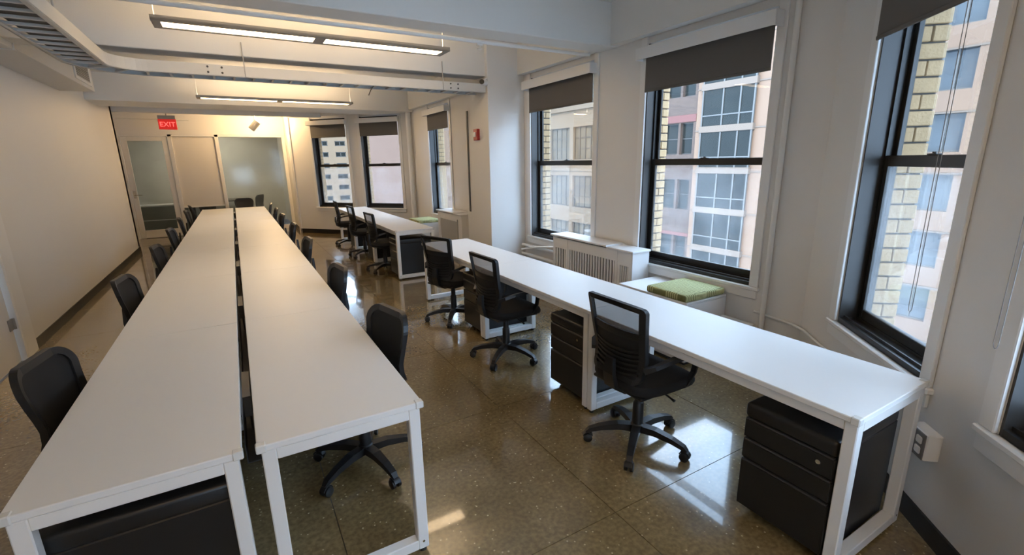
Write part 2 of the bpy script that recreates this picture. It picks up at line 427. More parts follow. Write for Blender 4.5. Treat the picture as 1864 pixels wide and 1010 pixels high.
# ------------------------------------------------------------------ windows
def window(k, W, u0, u1, dusty=True):
    root = tag(empty('window_%d' % k, W((0.5*(u0+u1), 0, ZS))), kind='structure'); root_off = root.location.copy()
    def part(name, m_, fn, parent=None, smooth=False):
        mb = MB(); fn(mb); o = mb.build(name, m_, parent or root, smooth=smooth, tf=lambda c: W(c)-root_off)
        return o
    T = .030
    part('casing', 'trim_white', lambda m: (m.box(u0-.075, u0, -.018, .0, ZS+.001, 2.81, bev=.004), m.box(u1, u1+.075, -.018, .0, ZS+.001, 2.81, bev=.004)))
    part('sill', 'trim_white', lambda m: (m.box(u0-.085, u1+.085, -.03, .02, ZS-.03, ZS, bev=.006), m.box(u0-.07, u1+.07, -.018, 0, ZS-.10, ZS-.03, bev=.003)))
    part('jamb_track', 'sash_grey', lambda m: (m.box(u0, u0+.012, .004, .10, ZS, ZH), m.box(u1-.012, u1, .004, .10, ZS, ZH)))
    part('sill_track', 'bronze', lambda m: (m.box(u0+.012, u1-.012, .004, .10, ZS, ZS+.03), m.box(u0+.012, u1-.012, .03, .038, ZS+.03, ZS+.045)))
    part('frame', 'bronze', lambda m: (m.box(u0, u0+T, .10, .17, ZS, ZH), m.box(u1-T, u1, .10, .17, ZS, ZH), m.box(u0+T, u1-T, .10, .17, ZS, ZS+.045), m.box(u0+T, u1-T, .10, .17, ZH-.05, ZH)))
    a, b = u0+T, u1-T; s = .034; zm = 1.665
    def sash(m, z0, z1, n0, n1, lo, hi):
        m.box(a, a+s, n0, n1, z0, z1, bev=.003); m.box(b-s, b, n0, n1, z0, z1, bev=.003)
        m.box(a+s, b-s, n0, n1, z0, z0+lo, bev=.003); m.box(a+s, b-s, n0, n1, z1-hi, z1, bev=.003)
    up_ = part('upper_sash', 'bronze', lambda m: sash(m, zm-.03, ZH-.05, .138, .165, .055, .04))
    lo_ = part('lower_sash', 'bronze', lambda m: sash(m, ZS+.045, zm+.03, .103, .134, .055, .06))
    part('pane', 'glass', lambda m: m.box(a+s-.005, b-s+.005, .150, .154, zm+.02, ZH-.085), up_)
    part('pane', 'glass_dusty' if dusty else 'glass', lambda m: m.box(a+s-.005, b-s+.005, .116, .120, ZS+.095, zm-.025), lo_)
    part('sash_lock', 'sash_grey', lambda m: (m.box((a+b)/2-.035, (a+b)/2+.035, .100, .132, zm+.03, zm+.038, bev=.003), m.cyl(((a+b)/2, .116, zm+.036), ((a+b)/2, .116, zm+.046), .010)), lo_)
    return root
def shade(W, u0, u1, label, zb=2.315, chain=None, over=.02):
    zv = 2.60
    P0 = W(((u0+u1)/2, -.05, zv)); root = thing('roller_shade', label, 'window shade', P0, group='roller shades over the windows')
    def part(name, m_, fn, parent=None): mb = MB(); fn(mb); return mb.build(name, m_, parent or root, tf=lambda c: W(c)-P0)
    part('valance', 'trim_white', lambda m: (m.box(u0-over-.03, u1+over+.03, -.118, -.108, zv, zv+.105, bev=.003), m.box(u0-over-.03, u0-over-.02, -.108, -.02, zv, zv+.105), m.box(u1+over+.02, u1+over+.03, -.108, -.02, zv, zv+.105), m.box(u0-over-.02, u1+over+.02, -.108, -.02, zv+.095, zv+.105)))
    part('bracket', 'grey_plastic', lambda m: m.box(u0-.012, u0-.006, -.095, -.02, zv+.02, zv+.09)); part('bracket', 'grey_plastic', lambda m: m.box(u1+.006, u1+.012, -.095, -.02, zv+.02, zv+.09))
    part('roller', 'shade_fabric', lambda m: m.cyl((u0, -.055, zv+.05), (u1, -.055, zv+.05), .032))
    f = part('fabric', 'shade_fabric', lambda m: m.box(u0+.005, u1-.005, -.030, -.027, zb+.02, zv+.06))
    part('hem_bar', 'shade_fabric', lambda m: m.box(u0+.005, u1-.005, -.035, -.022, zb, zb+.024, bev=.004), f)
    if chain:
        cu, cz = chain
        pts = [(cu-.012, -.06, zv+.05), (cu-.012, -.055, cz+.02), (cu-.008, -.055, cz+.006), (cu, -.055, cz), (cu+.008, -.055, cz+.006), (cu+.012, -.055, cz+.02), (cu+.012, -.06, zv+.05)]
        part('pull_chain', 'grey_plastic', lambda m: m.tube(pts, .0016, 5))
    return root
window(1, WR, *W_R[0]); window(2, WR, *W_R[1]); window(3, WR, *W_R[2])
window(8, WB, *W_B[0]); shade(WB, *W_B[0], 'dark grey roller shade over the window behind the camera', zb=1.55)
window(4, WN, *W_N[0]); window(5, WN, *W_N[1]); window(6, WF, *W_F[0]); window(7, WF, *W_F[1])
shade(WR, *W_R[0], 'wide dark grey roller shade over the window behind the green cushion')
shade(WR, *W_R[1], 'dark grey roller shade over the window just right of the column')
shade(WR, *W_R[2], 'dark grey roller shade over the window left of the red fire alarm')
shade(WN, *W_N[0], 'dark grey roller shade with hanging chain loop over the angled near window', chain=(W_N[0][1]-.09, .98))
shade(WN, *W_N[1], 'roller shade of the window at the right edge of the picture', chain=(W_N[1][0]-.03, 1.0), zb=2.45)
shade(WF, *W_F[0], 'dark grey roller shade over the right one of the two far bay windows')
shade(WF, *W_F[1], 'dark grey roller shade over the left one of the two far bay windows')

# ------------------------------------------------------------------ left door, far partition and door
def left_door():
    P0 = Vector((XL, 3.52, 0)); root = tag(empty('door_1', P0), kind='structure')
    def part(name, m_, fn, parent=None): mb = MB(); fn(mb); return mb.build(name, m_, parent or root, tf=lambda c: Vector(c)-P0)
    part('casing', 'trim_white', lambda m: (m.box(XL-.15, XL+.02, 4.0, 4.06, 0, 2.12), m.box(XL, XL+.022, 4.03, 4.28, 0, 2.2, bev=.006), m.box(XL, XL+.022, 2.86, 2.99, 0, 2.2, bev=.006), m.box(XL, XL+.022, 2.86, 4.28, 2.1, 2.24, bev=.006), m.box(XL-.15, XL+.02, 2.98, 3.04, 0, 2.12)))
    leaf = part('door_leaf', 'door_white', lambda m: m.box(XL-.06, XL-.015, 3.045, 3.975, .01, 2.10, bev=.003))
    for z in (.36, 1.1, 1.85):
        part('hinge', 'grey_plastic', lambda m: (m.cyl((XL+.0, 3.985, z-.05), (XL+.0, 3.985, z+.05), .011, n=10), m.box(XL-.014, XL-.006, 3.90, 3.985, z-.05, z+.05)), leaf)
    part('door_knob', 'chrome', lambda m: m.tube([(XL-.015, 3.12, 1.0), (XL+.02, 3.12, 1.0), (XL+.04, 3.12, 1.0), (XL+.065, 3.12, 1.0)], [.012, .012, .027, .02], 12), leaf)
left_door()
YP = 12.65
def partition():
    P0 = Vector((0, YP, 0)); root = tag(empty('wall_partition', P0), kind='structure')
    def part(name, m_, fn, parent=None): mb = MB(); fn(mb); return mb.build(name, m_, parent or root, tf=lambda c: Vector(c)-P0)
    part('header_wall', 'paint', lambda m: m.box(-4.15, .78, YP-.05, YP+.08, 2.47, ZC))
    part('side_wall', 'paint', lambda m: m.box(-4.15, -2.95, YP-.05, YP+.08, 0, 2.47))
    for x0, x1 in ((-2.95, -2.71), (-1.80, -1.72), (-.83, -.75), (.70, .78)):
        part('mullion', 'door_white', lambda m: m.box(x0, x1, YP-.04, YP+.06, 0, 2.47, bev=.004))
    part('head_rail', 'door_white', lambda m: m.box(-2.71, .70, YP-.04, YP+.06, 2.42, 2.47))
    part('floor_rail', 'door_white', lambda m: m.box(-1.72, .70, YP-.04, YP+.06, 0, .10))
    part('panel', 'glass_frost', lambda m: m.box(-1.72, -.83, YP+.005, YP+.015, .72, 2.42))
    part('transom_rail', 'door_white', lambda m: m.box(-1.72, -.83, YP-.03, YP+.05, .70, .73))
    part('pane', 'glass_office', lambda m: m.box(-1.72, -.83, YP+.005, YP+.013, .10, .70))
    part('pane', 'glass_office', lambda m: m.box(-.75, .70, YP+.005, YP+.013, .10, 2.42))
    P1 = Vector((-2.25, YP, 0)); d = tag(empty('door_2', P1), kind='structure')
    def dp(name, m_, fn, parent=None): mb = MB(); fn(mb); return mb.build(name, m_, parent or d, tf=lambda c: Vector(c)-P1)
    x0, x1 = -2.70, -1.81
    dp('stile', 'door_white', lambda m: m.box(x0, x0+.11, YP-.02, YP+.025, .01, 2.41, bev=.004)); dp('stile', 'door_white', lambda m: m.box(x1-.11, x1, YP-.02, YP+.025, .01, 2.41, bev=.004))
    dp('top_rail', 'door_white', lambda m: m.box(x0+.11, x1-.11, YP-.02, YP+.025, 2.31, 2.41, bev=.004)); dp('bottom_rail', 'door_white', lambda m: m.box(x0+.11, x1-.11, YP-.02, YP+.025, .01, .20, bev=.004))
    dp('pane', 'glass_office', lambda m: m.box(x0+.10, x1-.10, YP, YP+.008, .19, 2.32))
    dp('handle', 'chrome', lambda m: (m.tube([(x0+.055, YP-.02, 1.06), (x0+.055, YP-.07, 1.06), (x0+.075, YP-.075, 1.06), (x0+.20, YP-.075, 1.06)], .011, 8), m.box(x0+.03, x0+.08, YP-.028, YP-.018, .98, 1.16, bev=.004)))
partition()
def office_bits():
    t = thing('office_fill_light', 'added fill light panel brightening the glass office behind the partition', 'light fixture', (-1.0, 13.9, 2.9))  # lamp added to brighten the office behind the glass
    MB().box(-.62, .62, -.32, .32, 0, .06, bev=.004).build('frame', 'alu', t)
    MB().box(-.58, .58, -.28, .28, -.004, .0).build('diffuser', 'office_fill_lens', t)
    for sx in (-.5, .5): MB().cyl((sx, 0, .06), (sx, 0, .30), .004, n=6).build('suspension_rod', 'trim_white', t)
    t = thing('credenza', 'olive grey credenza with white top seen through the glass door', 'cabinet', (-2.2, 13.6, 0))
    MB().box(-.5, .5, -.22, .22, .08, .72, bev=.005).build('body', 'olive_grey', t)
    MB().box(-.54, .54, -.26, .24, .72, .755, bev=.004).build('top', 'cabinet_white', t)
    MB().box(-.5, .5, -.235, -.221, .36, .375).build('shelf_edge', 'cabinet_white', t)
    MB().box(-.46, .46, -.18, .18, .0, .08).build('plinth', 'dark_grey', t)
    t = thing('meeting_table', 'dark meeting table standing behind the frosted partition panel', 'table', (-1.0, 14.4, 0))
    MB().box(-.75, .75, -.5, .5, .72, .75, bev=.006).build('top', 'dark_grey', t)
    for sx in (-1, 1):
        for sy in (-1, 1): MB().box(sx*.66-.03, sx*.66+.03, sy*.42-.03, sy*.42+.03, 0, .72).build('leg', 'black_metal', t)
office_bits()

# ------------------------------------------------------------------ desks
DW, DL, DH = .61, 1.588, .74
def make_desk(DL=DL):
    t = thing('desk', '', 'desk')
    x0, x1, y0, y1 = 0, DW, .0006, DL-.0006
    MB().box(x0, x1, y0, y1, DH-.025, DH, bev=.003).build('top', 'desk_white', t)
    L_ = .048
    for ya, yb in ((y0+.004, y0+.004+L_), (y1-.004-L_, y1-.004)):
        for xa in (x0+.012, x1-.012-L_):
            lg = MB().box(xa, xa+L_, ya, yb, .02, DH-.026, bev=.004).build('leg', 'steel_white', t)
            MB().cyl((xa+L_/2, (ya+yb)/2, 0), (xa+L_/2, (ya+yb)/2, .021), .017, n=10).build('glide', 'black_plastic', lg)
            MB().cyl((xa+L_/2, ya-.0015 if ya < .5 else yb+.0015, .06), (xa+L_/2, ya+.001 if ya < .5 else yb-.001, .06), .006, n=8).build('screw', 'chrome', lg)
        MB().box(x0+.012+L_, x1-.012-L_, ya, yb, DH-.026-.045, DH-.026, bev=.003).build('end_rail', 'steel_white', t)
        MB().box(x0+.012+L_, x1-.012-L_, ya, yb, .022, .07, bev=.003).build('foot_rail', 'steel_white', t)
    for xa in (x0+.016, x1-.016-.03):
        MB().box(xa, xa+.03, y0+.004+L_, y1-.004-L_, DH-.026-.045, DH-.026, bev=.003).build('side_rail', 'steel_white', t)
    return t
desk0 = make_desk(); used = False; desk1 = make_desk(1.46); used1 = False
def corner_caps(d, ys):
    for yc in ys:
        for xc in (0, DW):
            sx = 1 if xc == 0 else -1; sy = 1 if yc < .5 else -1
            m = MB(); m.box(min(xc-sx*.004, xc+sx*.03), max(xc-sx*.004, xc+sx*.03), min(yc-sy*.003, yc+sy*.03), max(yc-sy*.003, yc+sy*.03), DH-.029, DH+.003, bev=.004)
            m.build('corner_guard', 'plastic_clear', d)
ORD = ['first', 'second', 'third', 'fourth', 'fifth', 'sixth', 'seventh']
desks = {}
def row(key, x, y, n, fmt, group, short=False):
    global used, used1
    for k in range(n):
        if short: d = place(desk1, not used1, (x, y+k*1.46, 0), 0, fmt % ORD[k], group); used1 = True
        else: d = place(desk0, not used, (x, y+k*DL, 0), 0, fmt % ORD[k], group); used = True
        desks[key, k] = d
GAP = .045
row('B', -DW, 0, 7, '%s white desk from the camera in the right half of the long double bench', 'desks of the long double bench')
row('A', -2*DW-GAP, 0, 7, '%s white desk from the camera in the left half of the long double bench', 'desks of the long double bench')
row('R', 1.342, -1.013, 3, '%s white desk from the camera in the bench along the windows', 'desks of the near window bench')
row('F', 1.37, 4.96, 3, '%s white desk from the column in the bench at the far bay windows', 'desks of the far window bench', True)
for key in 'BARF': corner_caps(desks[key, 0], (0,))
for key, n, l in (('B', 6, DL), ('A', 6, DL), ('R', 2, DL), ('F', 2, 1.46)): corner_caps(desks[key, n], (l,))
# cable tray in the slot between the two halves
def slot():
    t = thing('cable_trough', 'dark cable trough hanging in the slot between the bench halves', 'cable tray', (-DW-GAP/2, 0, .5))
    m = MB(); m.box(-.03, .03, .35, 10.9, -.02, -.015); m.box(-.03, -.026, .35, 10.9, -.015, .07); m.box(.026, .03, .35, 10.9, -.015, .07)
    m.build('channel', 'dark_grey', t)
    for y in [.5+1.588*k for k in range(7)]:
        MB().box(-.016, .016, y, y+.30, .12, .215).build('divider_bracket', 'dark_grey', t)
        MB().box(-.004, .004, y+.14, y+.16, -.015, .12).build('hanger', 'dark_grey', t)
slot()

# ------------------------------------------------------------------ pedestals
def make_ped():
    t = thing('file_pedestal', '', 'file cabinet')
    w_, d_, h = .39, .52, .60            # front faces -x, spans y
    MB().box(0, d_, 0, w_, .045, h-.07, bev=.004).build('body', 'black_metal', t)
    MB().box(-.022, d_+.002, -.002, w_+.002, h-.075, h, bev=.018, seg=3).build('cap', 'black_metal', t, smooth=True)
    zs = [(.06, .30), (.318, .408), (.426, h-.085)]
    for i, (a, b) in enumerate(zs):
        dr = MB().box(-.020, -.001, .003, w_-.003, a, b, bev=.003).build('drawer', 'black_metal', t)
        MB().box(-.022, -.004, .006, w_-.006, b+.001, b+.009, bev=.002).build('pull_lip', 'pull_grey', dr)
        if i == 2: MB().cyl((-.024, .06, (a+b)/2+.01), (-.018, .06, (a+b)/2+.01), .010, n=14).build('lock', 'chrome', dr)
    for x in (.06, d_-.06):
        for y in (.05, w_-.05):
            MB().cyl((x, y-.011, .022), (x, y+.011, .022), .022, n=12).build('caster', 'black_plastic', t)
    return t
ped0 = make_ped(); pused = False
def ped(x, y, rz, label, group):
    global pused
    place(ped0, not pused, (x, y, 0), rz, label, group); pused = True
for k in range(3): ped(1.342+.045, -1.013+k*DL+.065, 0, 'black three-drawer file pedestal under the %s desk of the window bench' % ORD[k], 'file pedestals under the window bench')
for k in range(3): ped(1.37+.045, 4.96+k*1.46+.065, 0, 'black three-drawer file pedestal under the %s desk of the far bay bench' % ORD[k], 'file pedestals under the far bench')
for k in range(7): ped(-2*DW-GAP+.045, k*DL+.065, 0, 'black file pedestal under the %s desk in the left half of the double bench' % ORD[k], 'file pedestals under the double bench')
for k in range(7): ped(-.045, (k+1)*DL-.065, math.pi, 'black file pedestal under the %s desk in the right half of the double bench' % ORD[k], 'file pedestals under the double bench')

# ------------------------------------------------------------------ chairs (face +x, origin on the floor under the hub)
def chair_base(t, seat_z, ph=.35):
    for k in range(5):
        a = 2*math.pi*k/5+ph; ca, sa = math.cos(a), math.sin(a)
        pts = [(.02*ca, .02*sa, .105), (.12*ca, .12*sa, .112), (.22*ca, .22*sa, .098), (.29*ca, .29*sa, .078), (.312*ca, .312*sa, .062)]
        lg = MB().tube(pts, 0, flat=[(.052, .045), (.048, .04), (.040, .032), (.034, .026), (.026, .012)]).build('base_leg', 'black_plastic', t)
        m = MB(); cx, cy = .300*ca, .300*sa; px, py = -sa, ca
        for s in (-1, 1): m.tube([(cx+px*s*.005, cy+py*s*.005, .027), (cx+px*s*.009, cy+py*s*.009, .027), (cx+px*s*.024, cy+py*s*.024, .027), (cx+px*s*.027, cy+py*s*.027, .027)], [.022, .027, .027, .02], 14)
        m.cyl((cx, cy, .03), (cx, cy, .072), .008, n=8)
        hood = [(cx+ca*.030*math.cos(q)-0, cy+sa*.030*math.cos(q), .027+.034*math.sin(q)) for q in [R(20+140*i/6) for i in range(7)]]
        m.tube(hood, 0, flat=(.034, .006))
        m.build('caster', 'black_plastic', lg, smooth=True)
    MB().lathe([(.030, .075), (.042, .085), (.044, .125), (.034, .135), (.032, .27), (.028, .275), (.024, .28), (.024, seat_z-.03)], 18).build('gas_lift', 'black_plastic', t, smooth=True)
    MB().box(-.10, .12, -.075, .075, seat_z-.045, seat_z-.002, bev=.012, seg=2).build('tilt_mechanism', 'black_plastic', t)
    MB().tube([(.02, -.06, seat_z-.025), (.03, -.15, seat_z-.03), (.035, -.21, seat_z-.045), (.035, -.235, seat_z-.05)], [.005, .005, .006, .009], 8).build('height_lever', 'black_plastic', t)
def seat_cushion(t, seat_z, D=.47, W_=.49, th=.075):
    n = 36; prof = [(.86, 0), (.97, .012), (1.0, .03), (1.0, .05), (.965, th-.008), (.86, th), (.5, th+.004), (.01, th+.004)]
    b = bmesh.new(); rings = []
    for sc, z in prof:
        ring = []
        for j in range(n):
            q = 2*math.pi*j/n; c, s = math.cos(q), math.sin(q); e = 2/4.2
            x = math.copysign(abs(c)**e, c)*D/2*sc; y = math.copysign(abs(s)**e, s)*W_/2*sc*(1+.06*c)
            drop = -.028*max(0, (x-.12)/.12)**2 if x > .12 else 0
            ring.append(b.verts.new((x+.02, y, seat_z+z+drop)))
        rings.append(ring)
    for A, B in zip(rings, rings[1:]):
        for j in range(n): b.faces.new((A[j], A[(j+1) % n], B[(j+1) % n], B[j]))
    b.faces.new(list(reversed(rings[0]))); b.faces.new(rings[-1])
    m = MB(); m.join(b); m.build('seat', 'black_fabric', t, smooth=True)
def seat_shell(t, sz):
    MB().box(-.19, .20, -.20, .20, sz-.012, sz+.008, bev=.008, seg=2).build('seat_shell', 'black_plastic', t)
def back_x(z):                       # curve of the back, lumbar bulge
    return -.165 - .045*max(0, (z-.62)/.33)**1.3 + .015*math.exp(-((z-.62)/.10)**2) - .02*max(0, (.58-z)/.1)
def rounded_outline(w0, w1, z0, z1, r0, r1, n=7):
    """closed outline (y,z): width w0 at z0, w1 at z1, corner radii r0 bottom r1 top"""
    P = []
    def arc(cy, cz, r, a0, a1): return [(cy+r*math.cos(R(a0+(a1-a0)*i/n)), cz+r*math.sin(R(a0+(a1-a0)*i/n))) for i in range(n+1)]
    P += arc(w1/2-r1, z1-r1, r1, 0, 90); P += arc(-w1/2+r1, z1-r1, r1, 90, 180)
    P += [(-w1/2+(w1-w0)/2*f, z1-r1+(z0+r0-z1+r1)*f) for f in (.25, .5, .75)]
    P += arc(-w0/2+r0, z0+r0, r0, 180, 270); P += arc(w0/2-r0, z0+r0, r0, 270, 360)
    P += [(w0/2+(w1-w0)/2*f, z0+r0+(z1-r1-z0-r0)*f) for f in (.25, .5, .75)]
    return P
def curve_in(y): return .045*(1-(y/.23)**2)        # back is dished: middle further back
def frame_ring(outline, wid, dep):
    """ring with section wid (in plane) x dep, following the dished back"""
    b = bmesh.new(); k = len(outline); rings = []
    cy = sum(p[0] for p in outline)/k; cz = sum(p[1] for p in outline)/k
    for i, (y, z) in enumerate(outline):
        y0, z0 = outline[i-1]; y1, z1 = outline[(i+1) % k]
        ty, tz = y1-y0, z1-z0; l = math.hypot(ty, tz) or 1; ny, nz = -tz/l, ty/l
        if ny*(cy-y)+nz*(cz-z) < 0: ny, nz = -ny, -nz
        W_ = wid(y, z) if callable(wid) else wid
        ring = []
        for f, d in ((0, -dep/2), (0, dep/2), (1, dep/2), (1, -dep/2)):
            yy, zz = y+ny*W_*f, z+nz*W_*f
            ring.append(b.verts.new((back_x(zz)-curve_in(yy)+d, yy, zz)))
        rings.append(ring)
    for i in range(k):
        A, B = rings[i], rings[(i+1) % k]
        for j in range(4): b.faces.new((A[j], A[(j+1) % 4], B[(j+1) % 4], B[j]))
    bmesh.ops.recalc_face_normals(b, faces=b.faces)
    m = MB(); m.join(b); return m
def sheet(width, z0, z1, off=0, nz=8, ny=10, thick=.004):
    rows = []
    for i in range(nz+1):
        z = z0+(z1-z0)*i/nz; w_ = width(z)
        rows.append([(back_x(z)-curve_in(w_*(j/ny-.5))+off, w_*(j/ny-.5), z) for j in range(ny+1)])
    return MB().grid(rows, thick)
def make_frame_chair():
    t = thing('task_chair', '', 'office chair'); sz = .425
    chair_base(t, sz, .02); seat_cushion(t, sz); seat_shell(t, sz)
    z0, z1 = .50, .955; wf = lambda z: .385+(.455-.385)*(z-z0)/(z1-z0)
    out = rounded_outline(.385, .455, z0, z1, .05, .028)
    fr = frame_ring(out, lambda y, z: .030 if z > .93 or z < .55 else .036, .026).build('back_frame', 'black_plastic', t)
    sheet(lambda z: wf(z)-.05, .795, .935).build('mesh_window', 'mesh_open', t, smooth=True)
    sheet(lambda z: wf(z)-.04, .755, .80, thick=.012, nz=3).build('cross_band', 'black_plastic', t, smooth=True)
    sheet(lambda z: wf(z)-.045, .525, .757).build('lower_mesh', 'mesh_mid', t, smooth=True)
    for k in range(6):                                     # ribbed lumbar support
        z = .535+.026*k; w_ = .345+.004*k
        pts = [(back_x(z)-curve_in(y)-.012, y, z-.020*(1-(y/.17)**2)+.03) for y in [w_*(i/10-.5) for i in range(11)]]
        MB().tube(pts, 0, flat=(.006, .013)).build('rib', 'black_plastic', t, smooth=True)
    MB().tube([(-.06, 0, sz-.02), (-.16, 0, sz-.02), (-.225, 0, sz+.02), (-.245, 0, .53), (-.238, 0, .62)], 0, flat=[(.10, .03), (.10, .03), (.09, .03), (.08, .025), (.06, .02)]).build('back_spine', 'black_plastic', t)
    for s in (-1, 1):
        pts = [(-.185, s*.205, .60), (-.15, s*.245, .625), (-.07, s*.262, .645), (.05, s*.265, .652), (.13, s*.262, .645), (.165, s*.258, .60), (.155, s*.252, .53), (.12, s*.235, .455), (.08, s*.20, .435)]
        MB().tube(pts, 0, flat=[(.03, .03), (.035, .024), (.045, .022), (.05, .022), (.04, .022), (.03, .02), (.028, .018), (.028, .018), (.028, .018)]).build('armrest', 'black_plastic', t)
    return t
def make_mesh_chair():
    t = thing('mesh_chair', '', 'office chair'); sz = .42
    chair_base(t, sz); seat_cushion(t, sz, .46, .47, .07)
    z0, z1 = .49, .90
    out = rounded_outline(.36, .43, z0, z1, .08, .10, n=9)
    frame_ring(out, .034, .028).build('back_frame', 'black_plastic', t)
    sheet(lambda z: (.36+(.07)*(z-z0)/(z1-z0))-.05-(max(0, z-.82)/.075)**2*.09, 0.51, .878, nz=12).build('back_mesh', 'mesh_dense', t, smooth=True)
    MB().tube([(-.06, 0, sz-.02), (-.17, 0, sz-.02), (-.225, 0, sz+.03), (-.245, 0, .54), (-.240, 0, .66)], 0, flat=[(.09, .03), (.09, .03), (.08, .03), (.07, .025), (.05, .02)]).build('back_spine', 'black_plastic', t)
    return t
ch0 = make_frame_chair(); cu = False
def fchair(x, y, rz, label, group):
    global cu
    place(ch0, not cu, (x, y, 0), R(rz), label, group); cu = True
g = 'framed mesh chairs at the window benches'
fchair(1.385, .125, 0, 'black task chair with see-through mesh window, at the first window desk', g)
fchair(1.345, 1.68, 2, 'black task chair with see-through mesh back, at the second window desk', g)
fchair(1.37, 2.90, 20, 'black task chair turned aside, at the third window desk by the column', g)
g = 'framed mesh chairs at the far bay bench'
fchair(1.40, 5.74, 4, 'black task chair nearest the column at the far bay bench', g)
fchair(1.42, 7.20, 2, 'black task chair in the middle of the far bay bench', g)
fchair(1.43, 8.67, -4, 'black task chair farthest back at the far bay bench', g)
ml0 = make_mesh_chair(); mu_ = False
def mchair(x, y, rz, label, group):
    global mu_
    place(ml0, not mu_, (x, y, 0), R(rz), label, group); mu_ = True
yA = [.96, 2.72, 4.40, 6.00, 7.58, 9.1, 10.45]; yB = [.79, 2.20, 3.98, 5.58, 7.1, 8.4, 9.9]
for k in range(7):
    mchair(-1.17+[-.02, .0, .02, 0, -.02, -.03, -.05][k], yA[k], [-10, -7, -5, -4, 2, -3, 8][k], 'black mesh chair with rounded back, %s from the camera along the left wall side' % ORD[k], 'mesh chairs left of the double bench')
for k in range(7):
    mchair([-.10, -.12, -.13, -.12, -.14, -.14, -.14][k], yB[k], 180+[13, 7, 4, 2, 4, 0, -4][k], 'black mesh chair with rounded back, %s from the camera on the aisle side' % ORD[k], 'mesh chairs right of the double bench')
mchair(-.40, 11.95, -90, 'black mesh chair at the far head of the double bench', 'mesh chairs at the glass partition')
mchair(-.15, 13.6, 150, 'black mesh chair behind the glass beside the meeting table', 'mesh chairs at the glass partition')
mchair(-1.25, 13.35, 90, 'black mesh chair behind the frosted panel beside the meeting table', 'mesh chairs at the glass partition')

# ------------------------------------------------------------------ storage seat, cushions, radiator covers, pipes
def storage(x0, x1, y0, y1, h, label):
    t = thing('storage_cabinet', label, 'cabinet', ((x0+x1)/2, (y0+y1)/2, 0)); a, b = (x1-x0)/2, (y1-y0)/2
    MB().box(-a+.02, a, -b, b, .03, h-.022, bev=.003).build('body', 'cabinet_white', t)
    MB().box(-a, a, -b, b, h-.02, h, bev=.002).build('top', 'cabinet_white', t)
    MB().box(-a+.04, a-.02, -b+.02, b-.02, 0, .03).build('plinth', 'dark_grey', t)
    for s in (-1, 1):
        d = MB().box(-a+.001, -a+.019, min(s*b-s*.003, s*.003), max(s*b-s*.003, s*.003), .04, h-.03, bev=.002).build('door', 'cabinet_white', t)
        MB().box(-a-.012, -a, s*.03-.006, s*.03+.006, h-.16, h-.06, bev=.003).build('handle', 'grey_plastic', d)
def cushion(x0, x1, y0, y1, z, label):
    mx_, my_ = (x0+x1)/2, (y0+y1)/2; a, b = (x1-x0)/2, (y1-y0)/2
    c = MB().box(-a, a, -b, b, 0, .062, bev=.02, seg=4).build('seat_cushion', 'green_weave', None, smooth=True, loc=(mx_, my_, z))
    tag(c, label, 'cushion', 'green cushions on low cabinets')
storage(2.48, 2.985, .70, 1.49, .555, 'low white storage cabinet under the wide window, part covered by cushion')
cushion(2.475, 2.97, .705, 1.14, .556, 'pale green woven seat cushion on the low white cabinet')
storage(2.45, 2.90, 7.05, 7.80, .54, 'low white cabinet under the window beyond the far radiator cover')
cushion(2.44, 2.9, 7.06, 7.62, .541, 'pale green seat cushion beside the far radiator cover')
def radiator(x0, y0, y1, h, label, slats=True):
    D_ = 2.985-x0; t = thing('radiator_cover', label, 'radiator cover', (x0, y0, 0)); L_ = y1-y0
    def P(name, *b, m='cabinet_white', par=None, bev=.003): return MB().box(*b, bev=bev).build(name, m, par or t)
    P('side_panel', 0, D_, 0, .02, 0, h-.025); P('side_panel', 0, D_, L_-.02, L_, 0, h-.025)
    P('top_board', -.02, D_, -.02, L_*.27, h-.022, h-.002); P('top_board', -.03, D_, L_*.265, L_+.02, h-.008, h+.012)
    if slats:
        def grille(ya, yb, name, n, z0=.14, z1=h-.14):
            p = MB(); wall_boxes(p, ya, yb, .02, h-.026, 0, .018, [(ya+.035, yb-.035, z0, z1)], tf=lambda c: (c[1], c[0], c[2]))
            p = p.build(name, 'cabinet_white', t)
            pitch_ = (yb-ya-.07)/n
            for k in range(n):
                yc = ya+.035+pitch_*(k+.5); P('slat', .003, .015, yc-pitch_*.24, yc+pitch_*.24, z0, z1, par=p, bev=0)
        grille(.02, .21, 'grille_panel', 4, z1=h-.17); grille(.215, 1.06, 'grille_panel', 17); grille(1.065, L_-.02, 'grille_panel', 4, z1=h-.15)
        P('inner_liner', .05, .06, .02, L_-.02, .02, h-.03, m='rung_dark')
    else:
        p = MB(); wall_boxes(p, .02, L_-.02, .02, h-.026, 0, .018, [(.18, L_-.12, .1, h-.14)], tf=lambda c: (c[1], c[0], c[2]))
        p.build('front_panel', 'cabinet_white', t)
        P('screen', .008, .012, .18, L_-.12, .1, h-.14, m='felt_grey', bev=0)
        P('panel_edge', -.012, .002, .15, .17, .02, h-.1, m='vent_grey')
radiator(2.755, 1.60, 2.96, .815, 'white slatted radiator cover between the two near windows')
radiator(2.70, 5.58, 6.66, .83, 'white radiator cover with grey screen behind the column', slats=False)
def pipe(name, pts, r, label, cat='pipe', m='trim_white', group=None, n=10):
    o = MB().tube(pts, r, n).build(name, m, None, smooth=True); return tag(o, label, cat, group)
for i, z in enumerate((.26, .40, .53)):
    pipe('heating_pipe', [(2.94, 2.98, z), (2.94, 3.98, z)], .022, '%s white heating pipe under the window beside the column' % ('lowest', 'middle', 'topmost')[i], group='heating pipes beside the column')
pipe('heating_pipe', [(2.90, 3.05, .62), (2.895, 3.5, .56), (2.89, 3.92, .47)], .014, 'thin slanting white pipe beside the column under the window', group='heating pipes beside the column')
